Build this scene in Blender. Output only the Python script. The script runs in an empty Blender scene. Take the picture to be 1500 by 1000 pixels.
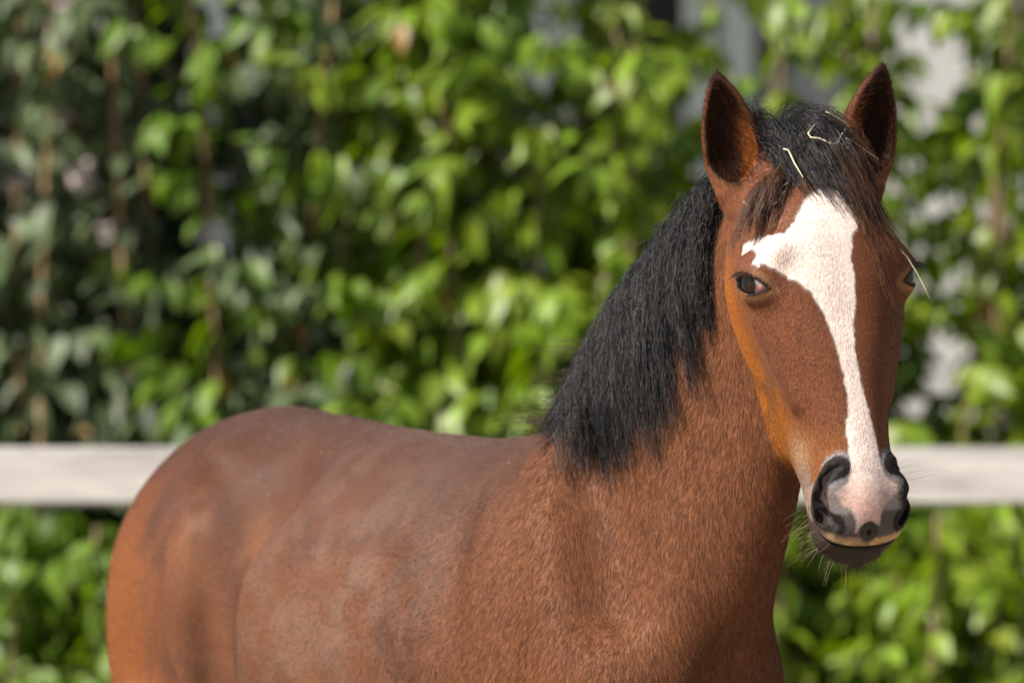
import bpy, bmesh, math, random
import numpy as np
from mathutils import Vector

random.seed(7)
rng = np.random.default_rng(11)
scene = bpy.context.scene
COL = scene.collection
R = math.radians

# ------------------------------------------------------------------ camera
CAM_Z = 1.6
cam_data = bpy.data.cameras.new('camera')
cam = bpy.data.objects.new('camera', cam_data)
COL.objects.link(cam)
cam.location = (0, 0, CAM_Z)
cam.rotation_euler = (R(90) - math.atan(140 / 8333.3), 0, 0)
cam_data.sensor_width = 36
cam_data.lens = 200
cam_data.clip_start = 0.1
cam_data.clip_end = 2000
cam_data.dof.use_dof = True
cam_data.dof.focus_distance = 7.19
cam_data.dof.aperture_fstop = 3.7
scene.camera = cam

# ------------------------------------------------------------------ sky, sun, exposure
SUN_AZ, SUN_EL = 60.0, 45.0        # degrees left of the line from horse to camera, and above ground
world = bpy.data.worlds.new('World')
scene.world = world
world.use_nodes = True
wn = world.node_tree
sky = wn.nodes.new('ShaderNodeTexSky')
sky.sky_type = 'NISHITA'
sky.sun_disc = False
sky.sun_elevation = R(SUN_EL)
bg = wn.nodes['Background']
wn.links.new(sky.outputs[0], bg.inputs[0])
bg.inputs[1].default_value = 0.052
to_sun = Vector((-math.sin(R(SUN_AZ)) * math.cos(R(SUN_EL)), -math.cos(R(SUN_AZ)) * math.cos(R(SUN_EL)), math.sin(R(SUN_EL))))
sky.sun_rotation = math.atan2(to_sun.x, to_sun.y)
sun_data = bpy.data.lights.new('sun', 'SUN')
sun_data.energy = 5.0
sun_data.angle = R(0.53)
sun_data.color = (1.0, 0.93, 0.82)
sun = bpy.data.objects.new('sun', sun_data)
COL.objects.link(sun)
sun.rotation_euler = to_sun.to_track_quat('Z', 'Y').to_euler()
vs = scene.view_settings
vs.view_transform = 'Standard'
vs.look = 'None'
vs.exposure = 1.08
vs.gamma = 1.0
vs.use_curve_mapping = False
scene.cycles.use_denoising = True
scene.cycles.max_bounces = 8
scene.cycles.transparent_max_bounces = 16

# ------------------------------------------------------------------ helpers
def P(px, py, d):
    """a point of the place at depth d (metres from where the photographer stands)"""
    return np.array([(px - 750) / 8333.3 * d, d, CAM_Z - (py - 360) / 8333.3 * d])

def unit(v):
    v = np.asarray(v, float)
    return v / np.linalg.norm(v)

def nodes_of(name):
    m = bpy.data.materials.new(name)
    m.use_nodes = True
    nt = m.node_tree
    return m, nt, nt.nodes['Principled BSDF']

def new(nt, kind, **kw):
    n = nt.nodes.new(kind)
    for k, v in kw.items():
        setattr(n, k, v)
    return n

def mesh_obj(name, verts, faces, mat, parent=None, smooth=True):
    me = bpy.data.meshes.new(name)
    me.from_pydata([tuple(map(float, v)) for v in verts], [], [tuple(map(int, f)) for f in faces])
    me.update()
    if smooth:
        me.polygons.foreach_set('use_smooth', [True] * len(me.polygons))
    if mat:
        me.materials.append(mat)
    o = bpy.data.objects.new(name, me)
    COL.objects.link(o)
    if parent:
        o.parent = parent
    return o

def empty(name, loc=(0, 0, 0)):
    o = bpy.data.objects.new(name, None)
    o.empty_display_size = 0.1
    o.location = loc
    COL.objects.link(o)
    return o

def tag(o, label=None, cat=None, group=None, kind=None):
    if label: o['label'] = label
    if cat: o['category'] = cat
    if group: o['group'] = group
    if kind: o['kind'] = kind
    return o

def smooth_table(xs, ys, n=400):
    """dense monotone-cubic table through (xs, ys)"""
    xs = np.asarray(xs, float); ys = np.asarray(ys, float)
    o = np.argsort(xs); xs = xs[o]; ys = ys[o]
    h = np.diff(xs); dl = np.diff(ys) / h
    m = np.zeros(len(xs))
    for i in range(1, len(xs) - 1):
        if dl[i-1] * dl[i] > 0:
            w1 = 2*h[i] + h[i-1]; w2 = h[i] + 2*h[i-1]
            m[i] = (w1 + w2) / (w1 / dl[i-1] + w2 / dl[i])
    m[0] = dl[0]; m[-1] = dl[-1]
    X = np.linspace(xs[0], xs[-1], n)
    i = np.clip(np.searchsorted(xs, X) - 1, 0, len(xs) - 2)
    t = (X - xs[i]) / h[i]
    Y = ((1+2*t)*(1-t)**2)*ys[i] + t*(1-t)**2*h[i]*m[i] + t*t*(3-2*t)*ys[i+1] + t*t*(t-1)*h[i]*m[i+1]
    return X, Y

_perm = np.random.default_rng(3).random(4096)
def vnoise(p, scale):
    """value noise in 0..1 of points p (N,3)"""
    q = p * scale
    i = np.floor(q).astype(np.int64); f = q - i
    f = f * f * (3 - 2 * f)
    out = 0
    for dx in (0, 1):
        for dy in (0, 1):
            for dz in (0, 1):
                hsh = ((i[:, 0]+dx) * 73856093 ^ (i[:, 1]+dy) * 19349663 ^ (i[:, 2]+dz) * 83492791) & 4095
                w = (f[:, 0] if dx else 1-f[:, 0]) * (f[:, 1] if dy else 1-f[:, 1]) * (f[:, 2] if dz else 1-f[:, 2])
                out = out + w * _perm[hsh]
    return out

def sstep(a, b, x):
    t = np.clip((x - a) / (b - a), 0, 1)
    return t * t * (3 - 2 * t)
# ================================================================== the setting
# ground: sandy paddock running out to the horizon
m_sand, nt, b = nodes_of('paddock sand')
tc = new(nt, 'ShaderNodeTexCoord')
n1 = new(nt, 'ShaderNodeTexNoise'); n1.inputs['Scale'].default_value = 3.0; n1.inputs['Detail'].default_value = 8
nt.links.new(tc.outputs['Object'], n1.inputs['Vector'])
rp = new(nt, 'ShaderNodeValToRGB')
rp.color_ramp.elements[0].position = .3; rp.color_ramp.elements[0].color = (.20, .155, .10, 1)
rp.color_ramp.elements[1].position = .7; rp.color_ramp.elements[1].color = (.34, .28, .20, 1)
nt.links.new(n1.outputs['Fac'], rp.inputs[0]); nt.links.new(rp.outputs[0], b.inputs['Base Color'])
b.inputs['Roughness'].default_value = .95
bn = new(nt, 'ShaderNodeBump'); bn.inputs['Strength'].default_value = .5; bn.inputs['Distance'].default_value = .03
nt.links.new(n1.outputs['Fac'], bn.inputs['Height']); nt.links.new(bn.outputs[0], b.inputs['Normal'])
g = mesh_obj('ground', [(-400, -400, 0), (400, -400, 0), (400, 400, 0), (-400, 400, 0)], [(0, 1, 2, 3)], m_sand)
tag(g, kind='structure')

def box_bm(bm, lo, hi, bev=0.0):
    v = [bm.verts.new((x, y, z)) for x in (lo[0], hi[0]) for y in (lo[1], hi[1]) for z in (lo[2], hi[2])]
    q = [(0, 1, 3, 2), (4, 6, 7, 5), (0, 4, 5, 1), (2, 3, 7, 6), (0, 2, 6, 4), (1, 5, 7, 3)]
    fs = [bm.faces.new([v[i] for i in f]) for f in q]
    if bev:
        es = list({e for f in fs for e in f.edges})
        bmesh.ops.bevel(bm, geom=es, offset=bev, segments=2, affect='EDGES')

def box(name, lo, hi, mat, parent=None, bev=0.0):
    bm = bmesh.new(); box_bm(bm, lo, hi, bev)
    bmesh.ops.recalc_face_normals(bm, faces=bm.faces)
    me = bpy.data.meshes.new(name); bm.to_mesh(me); bm.free()
    me.materials.append(mat)
    o = bpy.data.objects.new(name, me); COL.objects.link(o)
    if parent: o.parent = parent
    return o

def wood(name, ca, cb, scale=(1, 1, 12), rough=.75):
    m, nt, b = nodes_of(name)
    tc = new(nt, 'ShaderNodeTexCoord'); mpn = new(nt, 'ShaderNodeMapping'); mpn.inputs['Scale'].default_value = scale
    nz = new(nt, 'ShaderNodeTexNoise'); nz.inputs['Scale'].default_value = 3; nz.inputs['Detail'].default_value = 8; nz.inputs['Roughness'].default_value = .65
    nt.links.new(tc.outputs['Object'], mpn.inputs[0]); nt.links.new(mpn.outputs[0], nz.inputs['Vector'])
    rp = new(nt, 'ShaderNodeValToRGB')
    rp.color_ramp.elements[0].position = .32; rp.color_ramp.elements[0].color = (*ca, 1)
    rp.color_ramp.elements[1].position = .62; rp.color_ramp.elements[1].color = (*cb, 1)
    nt.links.new(nz.outputs['Fac'], rp.inputs[0]); nt.links.new(rp.outputs[0], b.inputs['Base Color'])
    b.inputs['Roughness'].default_value = rough
    bn = new(nt, 'ShaderNodeBump'); bn.inputs['Strength'].default_value = .4; bn.inputs['Distance'].default_value = .004
    nt.links.new(nz.outputs['Fac'], bn.inputs['Height']); nt.links.new(bn.outputs[0], b.inputs['Normal'])
    return m
m_rail = wood('weathered white paint', (.30, .28, .27), (.52, .495, .48), (1.3, 6, 9))
m_post = wood('weathered white post', (.40, .36, .33), (.60, .56, .52), (14, 14, 1))

# paddock fence: two rails on posts, the upper one in view
FY = 10.9
fence = empty('paddock_fence', (0, FY, 0))
tag(fence, 'weathered white wooden paddock fence behind the horse', 'fence')
ft, fb = 1.6 - (655 - 360) / 8333.3 * FY, 1.6 - (738 - 360) / 8333.3 * FY
def part_of(o, root):
    o.parent = root
    o.matrix_parent_inverse = root.matrix_world.inverted()
fence_loc = Vector((0, FY, 0))
for i, (x0, x1) in enumerate(((-5.45, -2.852), (-2.848, -.252), (-.248, 2.348), (2.352, 4.95))):
    o = box('rail', (x0, -.022, fb), (x1, .022, ft), m_rail, fence, .006)
    o = box('rail', (x0, -.022, fb - .55), (x1, .022, ft - .55), m_rail, fence, .006)
for x in (-5.45, -2.85, -.25, 2.35, 4.95):
    box('post', (x - .05, .024, -.2), (x + .05, .124, ft - .008), m_post, fence, .008)

# stable building behind the hedge: boards coloured dark as the shade between hedge leaves, grey posts, white wall to the right
BY = 16.4
m_dark = wood('shade-dark boards', (.010, .009, .008), (.022, .019, .016), (10, 10, 1), .8)
m_grey = wood('grey weathered timber', (.085, .10, .10), (.14, .16, .16), (10, 10, 1), .8)
m_white, nt, b = nodes_of('white render')
n1 = new(nt, 'ShaderNodeTexNoise'); n1.inputs['Scale'].default_value = 4; n1.inputs['Detail'].default_value = 8
rp = new(nt, 'ShaderNodeValToRGB')
rp.color_ramp.elements[0].position = .3; rp.color_ramp.elements[0].color = (.34, .34, .335, 1)
rp.color_ramp.elements[1].position = .7; rp.color_ramp.elements[1].color = (.46, .46, .455, 1)
tc = new(nt, 'ShaderNodeTexCoord'); nt.links.new(tc.outputs['Object'], n1.inputs['Vector'])
nt.links.new(n1.outputs['Fac'], rp.inputs[0]); nt.links.new(rp.outputs[0], b.inputs['Base Color'])
b.inputs['Roughness'].default_value = .9
stable = empty('stable', (0, BY, 0))
tag(stable, 'stable with shade-dark boards and white wall, half hidden behind the hedge', 'building')
xe = (1112 - 750) / 8333.3 * BY
k = 0
x = -4.6
while x < xe - .01:
    w_ = min(.148, xe - x)
    dy = (k % 3) * .004
    box('board', (x + .002, .02 + dy, 0), (x + w_ - .002, .05 + dy, 3.1), m_dark, stable)
    x += .15; k += 1
box('back_wall', (-4.6, .07, 0), (xe, .12, 3.08), m_dark, stable)
box('white_wall', (xe + .004, .0, 0), (5.4, .16, 3.1), m_white, stable, .01)
for px, wd in ((1052, .20), (812, .15), (300, .16), (-250, .16)):
    xx = (px - 750) / 8333.3 * BY
    box('post', (xx - wd/2, -.16, 0), (xx + wd/2, .0, 3.1), m_grey, stable, .008)
rf = mesh_obj('roof', [(-4.8, -.35, 3.12), (5.6, -.35, 3.12), (5.6, 2.6, 4.5), (-4.8, 2.6, 4.5), (-4.8, -.35, 3.2), (5.6, -.35, 3.2), (5.6, 2.6, 4.58), (-4.8, 2.6, 4.58)],
              [(0, 3, 2, 1), (4, 5, 6, 7), (0, 1, 5, 4), (1, 2, 6, 5), (2, 3, 7, 6), (3, 0, 4, 7)], m_dark, stable, False)

# --- hedge of leafy shrubs between fence and stable
def leaf_material(name, gloss, trans):
    m, nt, b = nodes_of(name)
    at = new(nt, 'ShaderNodeAttribute', attribute_name='tint')
    nt.links.new(at.outputs['Color'], b.inputs['Base Color'])
    b.inputs['Roughness'].default_value = gloss
    b.inputs['Specular IOR Level'].default_value = .5
    tr = new(nt, 'ShaderNodeBsdfTranslucent')
    hs = new(nt, 'ShaderNodeHueSaturation'); hs.inputs['Saturation'].default_value = 1.15; hs.inputs['Value'].default_value = 1.5
    nt.links.new(at.outputs['Color'], hs.inputs['Color']); nt.links.new(hs.outputs[0], tr.inputs['Color'])
    mx = new(nt, 'ShaderNodeMixShader'); mx.inputs[0].default_value = trans
    out = nt.nodes['Material Output']
    nt.links.new(b.outputs[0], mx.inputs[1]); nt.links.new(tr.outputs[0], mx.inputs[2]); nt.links.new(mx.outputs[0], out.inputs[0])
    return m
m_leaf = leaf_material('bright leaf', .45, .32)
m_leafg = leaf_material('grey green leaf', .52, .18)
m_stem = wood('shrub stem', (.10, .065, .035), (.20, .135, .075), (6, 6, 1), .8)
m_tan = wood('tan shrub stem', (.20, .125, .065), (.36, .24, .13), (6, 6, 1), .8)
m_flower = wood('faded blossom', (.28, .23, .22), (.42, .36, .35), (9, 9, 9), .8)

LEAF_T = np.linspace(0, 1, 7)
def leaf_shape(L, W, curl, fold):
    """pointed oval leaf along +x, tip drooping, folded along the midrib"""
    w = W * .5 * np.sin(np.pi * LEAF_T ** .8) ** .85
    x = L * LEAF_T; zz = -curl * L * LEAF_T ** 2
    v = []
    for i in range(7):
        v += [(x[i], w[i], zz[i] + fold * w[i]), (x[i], 0, zz[i]), (x[i], -w[i], zz[i] + fold * w[i])]
    f = []
    for i in range(6):
        a = 3 * i
        f += [(a, a+1, a+4, a+3), (a+1, a+2, a+5, a+4)]
    return np.array(v), f
LEAF_V, LEAF_F = leaf_shape(1, .50, .34, .35)

def tint_of(kind, rg):
    if kind == 'grey':
        base = np.array((.080, .115, .048)) * rg.uniform(.5, 1.25)
    elif kind == 'mid':
        base = np.array((.100, .180, .018)) * rg.uniform(.65, 1.25) + np.array((.02, .01, 0)) * rg.random()
    else:
        base = np.array((.140, .225, .016)) * rg.uniform(.65, 1.3) + np.array((.05, .025, 0)) * rg.random() ** 2
    if rg.random() < .012: base = np.array((.26, .15, .03))
    return base

LEAF_MESH = {}
def leaf_meshes(kind):
    if kind in LEAF_MESH: return LEAF_MESH[kind]
    rg = np.random.default_rng({'grey': 1, 'mid': 2, 'bright': 3}[kind])
    out = []
    for k in range(14):
        v, f = leaf_shape(1, rg.uniform(.42, .58), rg.uniform(.15, .60), rg.uniform(.1, .45))
        me = bpy.data.meshes.new('leaf'); me.from_pydata(v.tolist(), [], f); me.update()
        me.polygons.foreach_set('use_smooth', [True] * len(f))
        a = me.color_attributes.new('tint', 'FLOAT_COLOR', 'POINT')
        t = tint_of(kind, rg)
        a.data.foreach_set('color', np.tile(np.append(t, 1), len(v)))
        me.materials.append(m_leafg if kind == 'grey' else m_leaf)
        out.append(me)
    LEAF_MESH[kind] = out
    return out

def leaf_matrix(pos, az, droop, roll, size):
    from mathutils import Matrix, Euler
    return Matrix.Translation(pos) @ Euler((roll, droop, az), 'XYZ').to_matrix().to_4x4() @ Matrix.Scale(size, 4)

def tube(path, r0, r1, n=6):
    path = np.asarray(path, float); v = []; f = []
    K = len(path)
    for i, p in enumerate(path):
        d = unit(path[min(i+1, K-1)] - path[max(i-1, 0)])
        a = unit(np.cross(d, (0.31, .95, .05))); b_ = np.cross(d, a)
        r = r0 + (r1 - r0) * i / (K - 1)
        for k in range(n):
            an = 2 * math.pi * k / n
            v.append(p + r * (math.cos(an) * a + math.sin(an) * b_))
    for i in range(K - 1):
        for k in range(n):
            f.append((i*n + k, i*n + (k+1) % n, (i+1)*n + (k+1) % n, (i+1)*n + k))
    f.append(tuple(range(n - 1, -1, -1))); f.append(tuple((K-1)*n + k for k in range(n)))
    return v, f

def shrub(px, depth, kind, height, label, n_stem=5, width=.20, density=1.0, seed=0, show=95, leaf=(.060, .110)):
    rg = np.random.default_rng(seed)
    x0 = (px - 750) / 8333.3 * depth
    root = empty('leafy_shrub', (x0, depth, 0))
    tag(root, label, 'shrub', 'shrubs of the hedge behind the fence')
    cand = []
    for k in range(n_stem):
        bx, by = rg.uniform(-width, width), (rg.uniform(-.5, -.3) if k < 2 else rg.uniform(-.40, .40))
        h = height * rg.uniform(.85, 1.08)
        lean = rg.normal(0, .05, 2)
        path = []
        for t in np.linspace(0, 1, 12):
            path.append((bx + lean[0] * h * t + .015 * math.sin(7*t + k), by + lean[1] * h * t + .015 * math.cos(5*t + k), h * t))
        v, f = tube(path, .012 if kind == 'grey' else .0085, .005)
        mesh_obj('stem', v, f, m_tan if kind == 'grey' else m_stem, root)
        path = np.array(path)
        z = rg.uniform(.12, .25); az = rg.uniform(0, 3.14)
        while z < h:
            t = z / h * 11; i = min(int(t), 10)
            p = path[i] + (path[i+1] - path[i]) * (t - i)
            for q in (0, math.pi):
                cand.append((p, az + q + rg.normal(0, .25), rg.normal(.6, .4), rg.normal(0, .45), rg.uniform(*leaf)))
            # side twigs carry more leaves
            if rg.random() < .70 * density * (1.4 if z < 1.5 else 1.0):
                a2 = rg.uniform(-math.pi, math.pi); ln = rg.uniform(.08, .26)
                tip = p + np.array((math.cos(a2) * ln, math.sin(a2) * ln, rg.uniform(.0, .12)))
                for u_ in (.35, .6, .8, 1.0):
                    pp = p + (tip - p) * u_
                    for q in (1.2, -1.2):
                        cand.append((pp, a2 + q * (1.15 - .6*u_) + rg.normal(0, .3), rg.normal(.6, .42), rg.normal(0, .45), rg.uniform(*leaf) * .92))
            z += rg.uniform(.060, .092) / (density * (1.5 if z < 1.5 else 1.0))
            az += 1.57 + rg.normal(0, .2)
    zlo = 0.45
    front = sorted([c for c in cand if c[0][2] > zlo], key=lambda c: c[0][1])
    sel = front[:show]; rest = front[show:] + [c for c in cand if c[0][2] <= zlo]
    lm = leaf_meshes(kind)
    for c in sel:
        o = bpy.data.objects.new('leaf', lm[rg.integers(len(lm))])
        COL.objects.link(o); o.parent = root
        o.matrix_local = leaf_matrix(Vector(c[0]), c[1], c[2], c[3], c[4])
    V, F, T = [], [], []
    for c in rest:
        M = np.array(leaf_matrix(Vector(c[0]), c[1], c[2], c[3], c[4]))
        n0 = len(V) * 21
        V.append(LEAF_V @ M[:3, :3].T + M[:3, 3])
        F += [tuple(a + n0 for a in f) for f in LEAF_F]
        T.append(np.tile(np.append(tint_of(kind, rg), 1), (21, 1)))
    fo = mesh_obj('foliage', np.concatenate(V), F, m_leafg if kind == 'grey' else m_leaf, root)
    a = fo.data.color_attributes.new('tint', 'FLOAT_COLOR', 'POINT')
    a.data.foreach_set('color', np.concatenate(T).ravel())
    fo['kind'] = 'stuff'
    return root

SHRUBS = [
    (60, 12.35, 'mid', 1.02, 'low mid-green shrub below the far left end of the rail'),
    (215, 12.4, 'mid', 1.0, 'low green shrub below the rail, tucked behind the horse\'s rump'),
    (1260, 12.35, 'bright', 1.05, 'low yellow-green shrub below the rail, under the horse\'s chin'),
    (1430, 12.4, 'bright', 1.0, 'low yellow-green shrub below the right end of the rail'),
    (-190, 13.0, 'grey', 2.6, 'grey-green shrub at the left edge, mostly out of the picture'),
    (20, 12.9, 'grey', 2.7, 'dull grey-green shrub with faded blossoms at the far left, above the fence rail'),
    (185, 13.1, 'grey', 2.7, 'dark grey-green shrub with brown stems left of the horse, second from the left'),
    (345, 12.9, 'grey', 2.65, 'grey-green shrub with bare brown stems above the left end of the croup'),
    (490, 12.7, 'mid', 2.5, 'leafy green shrub rising right behind the highest point of the croup'),
    (640, 12.6, 'bright', 2.35, 'bright yellow-green shrub behind the hollow of the horse\'s back'),
    (780, 12.7, 'bright', 2.03, 'bright green shrub behind the withers, left of the mane'),
    (915, 12.6, 'bright', 1.92, 'low bright green shrub directly behind the mane, below the grey post'),
    (1050, 12.8, 'mid', 1.84, 'green shrub behind the neck and right ear'),
    (1190, 12.9, 'bright', 2.5, 'sunlit green shrub behind the horse\'s forehead, before the white wall'),
    (1345, 12.8, 'bright', 2.5, 'sunlit green shrub just right of the horse\'s face, white wall showing through'),
    (1490, 12.9, 'bright', 2.4, 'yellow-green shrub at the right edge, above the right end of the rail'),
    (1680, 13.0, 'mid', 2.4, 'green shrub beyond the right edge of the picture'),
    (1860, 12.9, 'bright', 2.4, 'sunlit green shrub outside the picture, second past the right edge'),
    (2050, 13.0, 'mid', 2.45, 'green shrub outside the picture, third past the right edge'),
    (-380, 12.9, 'grey', 2.6, 'grey-green shrub outside the picture, second past the left edge'),
    (-570, 13.0, 'grey', 2.6, 'grey-green shrub outside the picture, third past the left edge'),
]
for i, (px, dp, kd, hh, lb) in enumerate(SHRUBS):
    thin = px > 1120
    r_ = shrub(px, dp, kd, hh, lb, n_stem=6 if thin else 9, density=.85 if thin else 1.1, seed=100 + i, show=170 if -200 < px < 1700 else 0)
    if px == 20:
        rg = np.random.default_rng(4)
        for (fx, fy, fr) in ((85, 12, .035), (32, 262, .028), (90, 172, .024), (118, 265, .04), (155, 342, .022)):
            bmf = bmesh.new()
            for _ in range(16):
                c = rg.normal(0, fr * .5, 3)
                r0 = bmesh.ops.create_icosphere(bmf, subdivisions=1, radius=fr * .32)
                bmesh.ops.translate(bmf, verts=r0['verts'], vec=c)
            me = bpy.data.meshes.new('flower_head'); bmf.to_mesh(me); bmf.free(); me.materials.append(m_flower)
            o = bpy.data.objects.new('flower_head', me); COL.objects.link(o); o.parent = r_
            o.location = Vector(P(fx, fy, dp - .42)) - Vector((r_.location.x, r_.location.y, 0))
            o['kind'] = 'stuff'
# ================================================================== the horse
# --- frames: body (s forward, r to its right, z up), head (X to its left, Y out of the face, Z up the face)
WITHERS = P(805, 632, 7.64)
TH = R(55)
HEADING = np.array([math.cos(TH), -math.sin(TH), 0.0])
RIGHTV = np.array([HEADING[1], -HEADING[0], 0.0])

HO = P(1210, 413, 7.25)
_ps, _ph, _ro = R(19.5), R(15), R(3.0)
def _rot(v):
    x, y, z = v
    y, z = y * math.cos(_ph) + z * math.sin(_ph), -y * math.sin(_ph) + z * math.cos(_ph)
    x, y = x * math.cos(_ps) - y * math.sin(_ps), x * math.sin(_ps) + y * math.cos(_ps)
    x, z = x * math.cos(_ro) - z * math.sin(_ro), x * math.sin(_ro) + z * math.cos(_ro)
    return np.array([x, y, z])
HX, HY, HZ = _rot((1, 0, 0)), _rot((0, -1, 0)), _rot((0, 0, 1))
def hw(X, Y, Z):
    """head coordinates to the place"""
    return HO + X * HX + Y * HY + Z * HZ
def to_head(p):
    q = p - HO
    return q @ HX, q @ HY, q @ HZ

def smin(a, b, k):
    h = np.clip(0.5 + 0.5 * (b - a) / k, 0, 1)
    return b + (a - b) * h - k * h * (1 - h)
def smax(a, b, k):
    return -smin(-a, -b, k)

class Loft:
    """a solid along a straight axis with a section that changes from end to end:
    rows (t, centre_side, centre_up, half_width, half_up, half_down, exponent)"""
    def __init__(self, O, A, S, U, rows):
        self.O, self.A, self.S, self.U = (np.asarray(v, float) for v in (O, A, S, U))
        rows = np.array(rows, float)
        self.t0, self.t1 = rows[:, 0].min(), rows[:, 0].max()
        self.tab = [smooth_table(rows[:, 0], rows[:, i]) for i in range(1, 7)]
    def __call__(self, p):
        q = p - self.O
        t = q @ self.A; a = q @ self.S; u = q @ self.U
        tc = np.clip(t, self.t0, self.t1)
        cs, cu, w, hu, hd, ex = (np.interp(tc, X, Y) for X, Y in self.tab)
        a = a - cs; u = u - cu
        hh = np.where(u > 0, hu, hd)
        qn = (np.abs(a / w) ** ex + np.abs(u / hh) ** ex) ** (1 / ex) + 1e-9
        rl = np.sqrt(a * a + u * u) + 1e-9
        d = rl * (1 - 1 / qn)
        d = np.where(rl < 1e-6, -np.minimum(w, hh), d)
        over = np.abs(t - tc)
        return np.where(over > 0, np.sqrt(np.maximum(d, 0) ** 2 + over ** 2) + np.minimum(d, 0) * (over == 0), d)

def ellipsoid(p, c, axes, rad):
    """axes: 3 unit rows; rad: 3 radii"""
    q = (p - c) @ np.asarray(axes).T / np.asarray(rad)
    k0 = np.sqrt((q * q).sum(1)) + 1e-9
    k1 = np.sqrt(((q / np.asarray(rad)) ** 2).sum(1)) + 1e-9
    return k0 * (k0 - 1) / k1

def capsule(p, a, b, ra, rb):
    a = np.asarray(a, float); b = np.asarray(b, float)
    ab = b - a
    t = np.clip(((p - a) @ ab) / (ab @ ab), 0, 1)
    return np.linalg.norm(p - a - t[:, None] * ab, axis=1) - (ra + (rb - ra) * t)

def bump(p, c, sig, amp):
    return amp * np.exp(-((p - c) ** 2).sum(1) / (2 * sig * sig))

W0 = np.array([WITHERS[0], WITHERS[1], 0.0])
BODY = Loft(W0, HEADING, RIGHTV, (0, 0, 1), [
    # s     side  zc    w     up    down  exp
    (0.335, 0, 1.00, .050, .060, .06, 2.0),
    (0.315, 0, 1.00, .100, .110, .12, 2.0),
    (0.26, 0, 1.00, .145, .170, .19, 2.1),
    (0.14, 0, 1.02, .178, .250, .27, 2.1),
    (0.00, 0, 1.04, .196, .302, .30, 1.9),
    (-.15, 0, 1.05, .212, .287, .32, 1.9),
    (-.35, 0, 1.06, .232, .285, .33, 2.0),
    (-.55, 0, 1.09, .226, .272, .31, 1.9),
    (-.68, 0, 1.11, .210, .258, .28, 1.8),
    (-.80, 0, 1.11, .182, .236, .27, 1.8),
    (-.89, 0, 1.10, .150, .185, .25, 2.0),
    (-.95, 0, 1.08, .090, .110, .18, 2.0),
    (-.98, 0, 1.07, .040, .050, .1, 2.0),
])
def bp(s, r, z):
    return W0 + s * HEADING + r * RIGHTV + np.array([0, 0, z])

NB = bp(0.13, 0, 1.15)
NT = hw(0, -.105, .085)
NA = unit(NT - NB)
NL = float(np.linalg.norm(NT - NB))
_up = bp(-.05, 0, 1.33) - bp(.3, 0, 1.0)
NU = unit(_up - (_up @ NA) * NA)
NS = np.cross(NA, NU)            # to its right
if NS @ RIGHTV < 0: NS = -NS
NECK = Loft(NB, NA, NS, NU, [
    (-.16, 0, -.02, .155, .17, .23, 2.0),
    (-.05, 0, -.01, .150, .175, .245, 2.0),
    (0.08, 0, 0.0, .130, .170, .260, 2.0),
    (0.20, 0, 0.01, .108, .155, .240, 2.0),
    (0.32, 0, 0.015, .092, .138, .205, 2.0),
    (0.44, 0, 0.01, .082, .120, .155, 2.0),
    (NL, 0, 0.0, .072, .105, .110, 2.0),
    (NL + .08, 0, 0.0, .05, .07, .07, 2.0),
])
# skull and face: t = head Z, side = X, up = Y
FACE = Loft(HO, HZ, HX, HY, [
    # Z      X   Yc    w     up    down   exp
    (0.200, 0, -.055, .036, .030, .04, 2.0),
    (0.180, 0, -.050, .060, .050, .06, 2.0),
    (0.130, 0, -.045, .078, .078, .08, 2.1),
    (0.080, 0, -.040, .090, .093, .085, 2.3),
    (0.035, 0, -.040, .100, .098, .085, 2.5),
    (0.000, 0, -.040, .102, .098, .080, 2.6),
    (-.050, 0, -.040, .095, .096, .070, 2.5),
    (-.100, 0, -.035, .081, .090, .065, 2.3),
    (-.160, 0, -.030, .063, .081, .060, 2.2),
    (-.220, 0, -.025, .053, .071, .055, 2.2),
    (-.260, 0, -.022, .053, .064, .050, 2.2),
    (-.300, 0, -.022, .053, .056, .045, 2.3),
    (-.328, 0, -.022, .049, .043, .038, 2.4),
    (-.342, 0, -.022, .038, .030, .028, 2.3),
    (-.350, 0, -.022, .022, .014, .014, 2.2),
])
JAW = Loft(HO, HZ, HX, HY, [
    (0.075, 0, -.13, .040, .05, .040, 2.2),
    (0.050, 0, -.13, .058, .06, .062, 2.4),
    (0.000, 0, -.13, .070, .07, .072, 2.6),
    (-.060, 0, -.12, .068, .07, .068, 2.6),
    (-.120, 0, -.105, .063, .06, .068, 2.6),
    (-.170, 0, -.092, .055, .05, .064, 2.5),
    (-.220, 0, -.072, .046, .045, .042, 2.3),
    (-.270, 0, -.060, .040, .04, .026, 2.2),
    (-.320, 0, -.052, .042, .03, .026, 2.2),
    (-.338, 0, -.046, .037, .026, .024, 2.3),
    (-.348, 0, -.042, .031, .020, .022, 2.3),
    (-.355, 0, -.041, .024, .014, .016, 2.2),
    (-.359, 0, -.040, .013, .007, .008, 2.1),
    (-.361, 0, -.040, .004, .002, .002, 2.0),
])
EX, EY = .0965, .008
EYE_R, EYE_L = hw(-EX, EY, 0.0), hw(EX, EY, 0.0)
EYE_RAD = .0215
HAX = np.array([HX, HY, HZ])

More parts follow.
